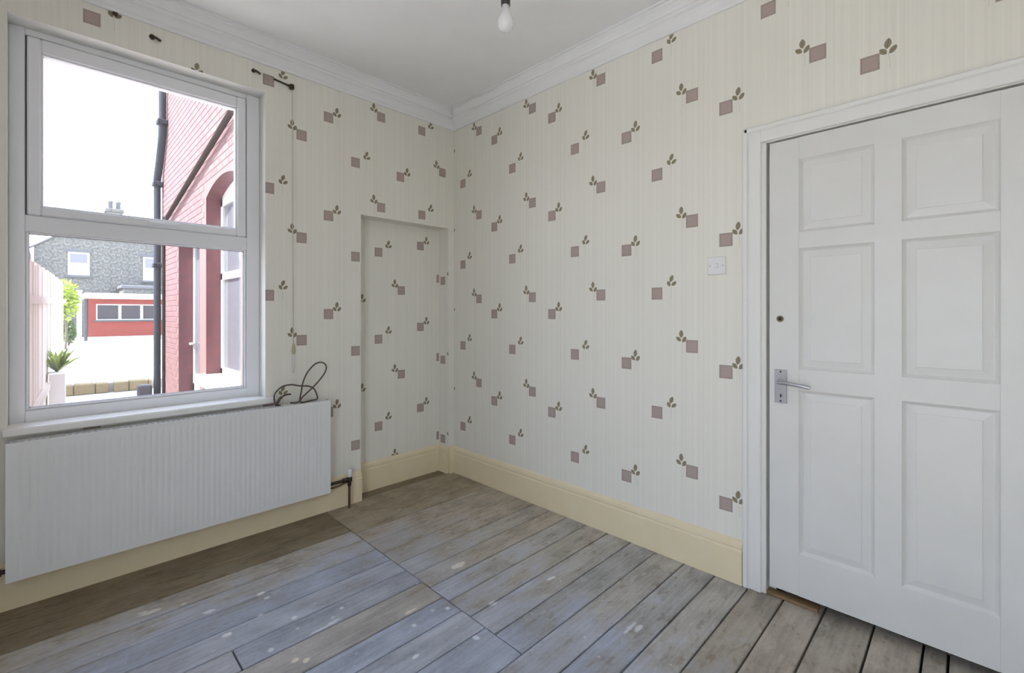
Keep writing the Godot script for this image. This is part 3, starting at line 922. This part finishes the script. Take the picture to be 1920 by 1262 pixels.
	for i in spots.size():
		var sp: Array = spots[i]
		if i < 300:
			var b := put("brick", half_unit if sp[1] else unit, M["brick%d" % (rng.randi() % 4)], e)
			b.position = sp[0]
		else:
			rest.append(sp)
	for i in 2:
		var mine := rest.filter(func(sp): return (int(absf(sp[0].z) * 13.7 + sp[0].y * 31.3) % 2) == i)
		st = SurfaceTool.new()
		st.begin(Mesh.PRIMITIVE_TRIANGLES)
		for sp in mine:
			st.append_from(half_unit if sp[1] else unit, 0, Transform3D(Basis(), sp[0]))
		tag(put("brickwork", st.commit(), M["brick%d" % (i * 2)], e), "", "", "", "stuff")
	# pipes on it
	var wp := put("waste_pipe", tube(PackedVector3Array([Vector3(-1.05, 3.33, -0.32), Vector3(-1.05, 3.052, -2.12), Vector3(-1.05, 2.552, -5.33)]), 0.028, 10), M.pipe_brown)
	tag(wp, "brown waste pipe sloping down across the red brick wing", "pipe")
	var dp := thing("downpipe", Vector3(-1.07, -0.25, -5.85))
	tag(dp, "dark grey downpipe with a swan neck at the far corner of the brick wing", "downpipe")
	put("lower_pipe", tube(PackedVector3Array([Vector3(0, 0.05, 0), Vector3(0, 3.45, 0)]), 0.045, 12), M.pipe_grey, dp)
	put("swan_neck", tube(smooth_line([Vector3(0, 3.40, 0), Vector3(0, 3.50, 0.0), Vector3(0.01, 3.72, 0.12), Vector3(0.01, 4.02, 0.34), Vector3(0.01, 4.20, 0.38)], 5), 0.05, 12), M.pipe_grey, dp)
	put("upper_pipe", tube(PackedVector3Array([Vector3(0.01, 4.15, 0.38), Vector3(0.01, 6.1, 0.38)]), 0.045, 12), M.pipe_grey, dp)
	for y2 in [2.20, 3.42, 4.24]:
		var zb := 0.0 if y2 < 4 else 0.38
		put("bracket", boxed(Vector3(-0.06, y2 - 0.03, zb - 0.07), Vector3(0.064, y2 + 0.03, zb + 0.10), 0.008), M.pipe_grey, dp)
	put("thin_pipe", tube(PackedVector3Array([Vector3(0.045, 0.05, 0.22), Vector3(0.045, 2.9, 0.22)]), 0.02, 8), M.pipe_brown, dp)
	var gl := put("drain_hopper", boxed(Vector3(-1.30, -0.25, -5.98), Vector3(-1.135, 0.16, -5.80), 0.02), M.slate)
	tag(gl, "small grey box at the foot of the downpipe", "drain box")
	# fence: upright boards on rails
	var fe := thing("garden_fence", Vector3(-2.0, -0.25, -11.9))
	tag(fe, "tall pale wooden board fence along the left side of the yard", "fence")
	var from := Vector3(-2.0, -0.1, -11.9)
	var to := Vector3(-2.47, -0.25, -2.2)
	var len := from.distance_to(to)
	var dir := (to - from).normalized()
	var turn := Basis.looking_at(dir, Vector3.UP)
	var plank := boxed(Vector3(-0.011, 0, -0.079), Vector3(0.011, 2.05, 0.079), 0.003)
	var narrow := boxed(Vector3(-0.011, 0, -0.074), Vector3(0.011, 2.03, 0.074), 0.003)
	var i2 := 0
	var t := 0.08
	rng.seed = 3
	while t < len:
		var b := put("board", plank if i2 % 3 else narrow, M["fence%d" % (rng.randi() % 3)], fe)
		b.transform = Transform3D(turn, from + dir * t - fe.position + Vector3(rng.randf_range(-0.006, 0.006), rng.randf_range(-0.02, 0.02) - 0.02, 0))
		t += 0.165
		i2 += 1
	for yy in [0.35, 1.55]:
		var rl := put("rail", boxed(Vector3(-0.06, yy, -len), Vector3(-0.012, yy + 0.08, 0)), M.fence1, fe)
		rl.transform = Transform3D(turn, from - fe.position)
	# stone edging to the upper level
	for ed in [[-2.13, -1.43, -8.62, "long low tan stone edging across the yard, by the fence"], [-1.37, -0.80, -8.58, "short low tan stone edging across the yard, by the downpipe"]]:
		var k := thing("stone_edging", Vector3(ed[0], -0.25, ed[2]))
		tag(k, ed[3], "edging", "low stone edgings in the yard")
		var x := 0.0
		rng.seed = 17
		while x < ed[1] - ed[0] - 0.02:
			var wd := minf(rng.randf_range(0.20, 0.30), ed[1] - ed[0] - x)
			put("stone", boxed(Vector3(x, 0, -0.12), Vector3(x + wd - 0.008, 0.19 + rng.randf_range(-0.012, 0.012), 0.14 + rng.randf_range(-0.01, 0.01)), 0.015), M.tan_stone, k)
			x += wd
	# plants
	var bed := put("raised_bed", boxed(Vector3(-2.235, -0.25, -7.1), Vector3(-2.05, 0.36, -6.45), 0.01), M.bed_white)
	tag(bed, "narrow pale raised planting bed against the fence", "planter")
	strappy(Vector3(-2.14, 0.362, -6.7))
	bush("garden_tree", "loose yellow-green tree behind the end of the fence", "tree", Vector3(-1.80, -0.08, -20.0), 2.35, Vector3(0.42, 0.75, 0.5), 1.75, 900, M.leaf_light, 51)
	bush("dark_bush", "low dark bush between the fence end and the white post", "bush", Vector3(-1.66, -0.08, -22.6), 1.1, Vector3(0.22, 0.5, 0.3), 0.55, 500, M.leaf_dark, 52)
	var po := thing("garden_post", Vector3(-1.32, -0.08, -23.4))
	tag(po, "white upright post left of the red brick shed", "post")
	put("shaft", boxed(Vector3(-0.075, 0, -0.06), Vector3(0.075, 2.18, 0.06), 0.01), M.render_white, po)
	put("cap", boxed(Vector3(-0.10, 2.18, -0.08), Vector3(0.10, 2.24, 0.08), 0.02), M.render_white, po)
	shed()
	far_house()

func strappy(at: Vector3) -> void:
	var p := thing("leafy_plant", at)
	tag(p, "bright green arching leafy plant in the bed by the fence", "plant")
	rng.seed = 23
	for i in 60:
		var a := rng.randf() * TAU
		var l := rng.randf_range(0.26, 0.47)
		var lean := rng.randf_range(0.25, 0.95)
		var wd := rng.randf_range(0.018, 0.030)
		var st := mb()
		var out := Vector3(cos(a), 0, sin(a))
		var side := Vector3(-sin(a), 0, cos(a))
		var prev := []
		for k in 6:
			var f := k / 5.0
			var c := out * (l * lean * f) + Vector3.UP * (l * (1.25 - lean * 0.4) * f * (1.0 - 0.45 * lean * f))
			var w := wd * sin(PI * (0.12 + 0.88 * f)) + 0.002
			var cur := [c - side * w, c + Vector3.UP * 0.004, c + side * w]
			if prev:
				quad(st, prev[0], cur[0], cur[1], prev[1])
				quad(st, prev[1], cur[1], cur[2], prev[2])
			prev = cur
		put("leaf", done(st), M.leaf_light if i % 7 else M.leaf_dark, p)

func bush(called: String, label: String, category: String, at: Vector3, height: float, r: Vector3, mid: float, n: int, m: Material, seed_: int) -> void:
	var p := thing(called, at)
	tag(p, label, category)
	rng.seed = seed_
	put("trunk", tube(smooth_line([Vector3.ZERO, Vector3(0.03, height * 0.3, 0), Vector3(-0.02, height * 0.6, 0.02), Vector3(0.02, height * 0.85, 0)], 4), 0.035, 8), M.bark, p)
	var st := mb()
	for i in n:
		var d := Vector3(rng.randfn(), rng.randfn(), rng.randfn()).normalized() * pow(rng.randf(), 0.4)
		var c := Vector3(d.x * r.x, mid + d.y * r.y, d.z * r.z)
		var b := Basis.from_euler(Vector3(rng.randf_range(-1, 1), rng.randf() * TAU, rng.randf_range(-1, 1)))
		var s1 := rng.randf_range(0.05, 0.10)
		var u := b.x * s1
		var v := b.z * s1 * 0.5
		var f := b.y * s1 * 0.15
		quad(st, c - u, c + v + f, c + u, c - v + f)
	tag(put("foliage", done(st), m, p), "", "", "", "stuff")

func shed() -> void:
	var z := -25.7
	var o := Vector3(0.9, -0.08, z)
	var s_ := thing("brick_shed", o)
	tag(s_, "low red shed with a strip of windows at the end of the garden", "shed")
	var st := mb()
	var x0 := -0.95
	var x1 := 2.9
	# front wall with the window strip left open
	box(st, Vector3(x0, 0.11, z - 0.12) - o, Vector3(x1, 0.86, z) - o)
	box(st, Vector3(x0, 1.625, z - 0.12) - o, Vector3(x1, 1.88, z) - o)
	box(st, Vector3(x0, 0.86, z - 0.12) - o, Vector3(-0.68, 1.625, z) - o)
	box(st, Vector3(x1 - 0.3, 0.86, z - 0.12) - o, Vector3(x1, 1.625, z) - o)
	box(st, Vector3(x0, -0.08, z - 2.6) - o, Vector3(x0 + 0.12, 1.88, z - 0.1) - o)
	box(st, Vector3(x1 - 0.12, -0.08, z - 2.6) - o, Vector3(x1, 1.88, z - 0.1) - o)
	box(st, Vector3(x0, -0.08, z - 2.6) - o, Vector3(x1, 1.88, z - 2.5) - o)
	put("wall", done(st), M.shed_red, s_)
	put("plinth", boxed(Vector3(x0 - 0.01, -0.08, z - 0.12) - o, Vector3(x1 + 0.01, 0.11, z + 0.02) - o, 0.01), M.render_white, s_)
	put("roof", boxed(Vector3(x0 - 0.12, 1.865, z - 2.7) - o, Vector3(x1 + 0.1, 2.13, z + 0.12) - o, 0.02), M.render_white, s_)
	put("window_sill", boxed(Vector3(-0.75, 0.80, z - 0.02) - o, Vector3(x1 - 0.25, 0.88, z + 0.05) - o, 0.01), M.shed_dark, s_)
	var win := put("window_frame", rect_frame(-0.68 - o.x, x1 - 0.3 - o.x, 0.87 - o.y, 1.625 - o.y, 0.05, 0.05, 0.05, 0.05, -0.10, -0.02), M.render_white, s_)
	for x in [0.108, 0.918, 1.75]:
		put("mullion", boxed(Vector3(x, 0.9, z - 0.1) - o, Vector3(x + 0.11, 1.60, z - 0.02) - o, 0.01), M.render_white, win)
	for xx in [[-0.63, 0.108], [0.218, 0.918], [1.028, 1.75], [1.86, 2.55]]:
		put("pane", boxed(Vector3(xx[0], 0.91, z - 0.07) - o, Vector3(xx[1], 1.58, z - 0.06) - o), M.shed_glass, win)
	put("door_post", boxed(Vector3(x0 - 0.13, -0.08, z - 0.3) - o, Vector3(x0 - 0.005, 1.86, z - 0.05) - o, 0.01), M.shed_dark, s_)

func poly_prism(pts: Array, z0: float, z1: float) -> ArrayMesh:
	var st := mb()
	var flat := PackedVector2Array()
	for p in pts: flat.append(p)
	var tr := Geometry2D.triangulate_polygon(flat)
	for i in range(0, tr.size(), 3):
		for z in [z0, z1]:
			var q := []
			for k in 3: q.append(Vector3(flat[tr[i + k]].x, flat[tr[i + k]].y, z))
			if z == z1: tri(st, q[0], q[1], q[2])
			else: tri(st, q[2], q[1], q[0])
	for i in flat.size():
		var a := flat[i]
		var b := flat[(i + 1) % flat.size()]
		quad(st, Vector3(a.x, a.y, z0), Vector3(b.x, b.y, z0), Vector3(b.x, b.y, z1), Vector3(a.x, a.y, z1))
	return done(st)

func far_house() -> void:
	var z := -31.0
	var o := Vector3(0.5, -0.08, z)
	var h := thing("far_house", o)
	tag(h, "grey stone house with white windows behind the garden", "building")
	var pts := []
	for p in [[-2.75, -0.08], [6, -0.08], [6, 6.15], [-0.7, 6.15], [-1.84, 5.31], [-2.75, 4.62]]: pts.append(Vector2(p[0] - o.x, p[1] - o.y))
	put("wall", poly_prism(pts, -6.0, 0.0), M.far_wall, h)
	put("gutter", tube(PackedVector3Array([Vector3(-2.95, 4.50, z + 0.05) - o, Vector3(-2.72, 4.66, z + 0.05) - o, Vector3(-1.84, 5.33, z + 0.05) - o, Vector3(-0.7, 6.17, z + 0.05) - o]), 0.05, 8), M.slate, h)
	put("roof_edge", boxed(Vector3(-0.75, 6.12, z - 6.1) - o, Vector3(6.1, 6.26, z + 0.12) - o, 0.02), M.slate, h)
	var ch := put("chimney", boxed(Vector3(0.06, 6.2, z - 0.6) - o, Vector3(0.72, 6.86, z) - o, 0.02), M.far_wall, h)
	put("chimney_cap", boxed(Vector3(-0.02, 6.82, z - 0.68) - o, Vector3(0.79, 7.02, z + 0.06) - o, 0.03), M.far_wall, ch)
	for x in [0.22, 0.56]:
		put("chimney_pot", lathe([Vector2(0.11, 7.0), Vector2(0.10, 7.35), Vector2(0.125, 7.38), Vector2(0.125, 7.46), Vector2(0.08, 7.48), Vector2(0.0, 7.48)], Vector3(x, 0, z - 0.3) - o, 12), M.slate, ch)
	for wn in [[-1.503, -0.649, 3.225, 4.446], [1.622, 2.30, 3.071, 4.43]]:
		var f := put("window", rect_frame(wn[0] - o.x, wn[1] - o.x, wn[2] - o.y, wn[3] - o.y, 0.10, 0.10, 0.12, 0.09, 0.0, 0.06, 0.01), M.white_paint, h)
		put("meeting_rail", boxed(Vector3(wn[0] + 0.1, (wn[2] + wn[3]) / 2 - 0.05, z) - o, Vector3(wn[1] - 0.1, (wn[2] + wn[3]) / 2 + 0.05, z + 0.05) - o, 0.01), M.white_paint, f)
		put("blind", boxed(Vector3(wn[0] + 0.1, wn[2] + 0.1, z + 0.005) - o, Vector3(wn[1] - 0.1, (wn[2] + wn[3]) / 2, z + 0.02) - o), M.white_paint, f)
		put("pane", boxed(Vector3(wn[0] + 0.1, (wn[2] + wn[3]) / 2, z + 0.005) - o, Vector3(wn[1] - 0.1, wn[3] - 0.08, z + 0.02) - o), M.pale_glass, f)
		put("lintel", boxed(Vector3(wn[0] - 0.1, wn[3] + 0.02, z) - o, Vector3(wn[1] + 0.1, wn[3] + 0.16, z + 0.03) - o), M.slate, f)
		put("sill", boxed(Vector3(wn[0] - 0.06, wn[2] - 0.12, z) - o, Vector3(wn[1] + 0.06, wn[2], z + 0.1) - o, 0.01), M.slate, f)
	var ln := put("lean_to", boxed(Vector3(0.55, -0.08, z) - o, Vector3(5.5, 2.55, z + 2.2) - o, 0.03), M.far_wall, h)
	put("lean_to_roof", boxed(Vector3(0.45, 2.5, z) - o, Vector3(5.6, 2.68, z + 2.3) - o, 0.03), M.slate, ln)
	var n := thing("white_house", Vector3(-5, -0.08, z + 1.0))
	tag(n, "white walled house at the far left beyond the fence", "building")
	put("wall", boxed(Vector3(-4, 0, -4), Vector3(2.10, 4.5, 0)), M.render_white, n)
	put("roof", boxed(Vector3(-4.2, 4.5, -4.2), Vector3(2.0, 4.7, 0.2), 0.03), M.render_white, n)

func _ready() -> void:
	# camera: level, lens shifted down a little, 96 degrees across
	var cam := Camera3D.new()
	cam.name = "camera"
	cam.position = Vector3(-2.231, 1.24, 2.856)
	cam.rotation = Vector3(0, -deg_to_rad(45.1635), 0)
	cam.projection = Camera3D.PROJECTION_FRUSTUM
	cam.near = 0.05
	cam.far = 200.0
	cam.size = 0.05 * 1262.0 / 864.69
	cam.frustum_offset = Vector2(0, -0.05 * (631.0 - 585.67) / 864.69)
	add_child(cam)
	cam.current = true
	# a bright, hazy white sky and a high sun from the left of the yard
	var env := Environment.new()
	env.background_mode = Environment.BG_SKY
	var sm := ProceduralSkyMaterial.new()
	sm.sky_top_color = s(Color(0.58, 0.72, 1.0))
	sm.sky_horizon_color = s(Color(0.86, 0.92, 1.0))
	sm.ground_bottom_color = s(Color(0.40, 0.38, 0.35))
	sm.ground_horizon_color = s(Color(0.5, 0.5, 0.48))
	sm.sky_curve = 0.25
	var sky := Sky.new()
	sky.sky_material = sm
	env.sky = sky
	env.background_energy_multiplier = 4.6
	env.tonemap_mode = Environment.TONE_MAPPER_LINEAR
	env.tonemap_exposure = 1.32
	env.sdfgi_enabled = true
	env.ssao_enabled = true
	env.ssil_enabled = true
	var we := WorldEnvironment.new()
	we.name = "world"
	we.environment = env
	add_child(we)
	var sun := DirectionalLight3D.new()
	sun.name = "sun"
	sun.light_energy = 4.4
	sun.light_color = s(Color(1.0, 0.95, 0.88))
	sun.light_angular_distance = 0.6
	sun.shadow_enabled = true
	sun.sky_mode = DirectionalLight3D.SKY_MODE_LIGHT_ONLY
	add_child(sun)
	sun.look_at_from_position(Vector3.ZERO, Vector3(0.58, -0.80, 0.06), Vector3.UP)
	materials()
	plain("pale_glass", Color(0.19, 0.19, 0.25), 0.2)
	walls()
	boards()
	trims()
	door()
	window()
	radiator()
	small_things()
	outdoors()
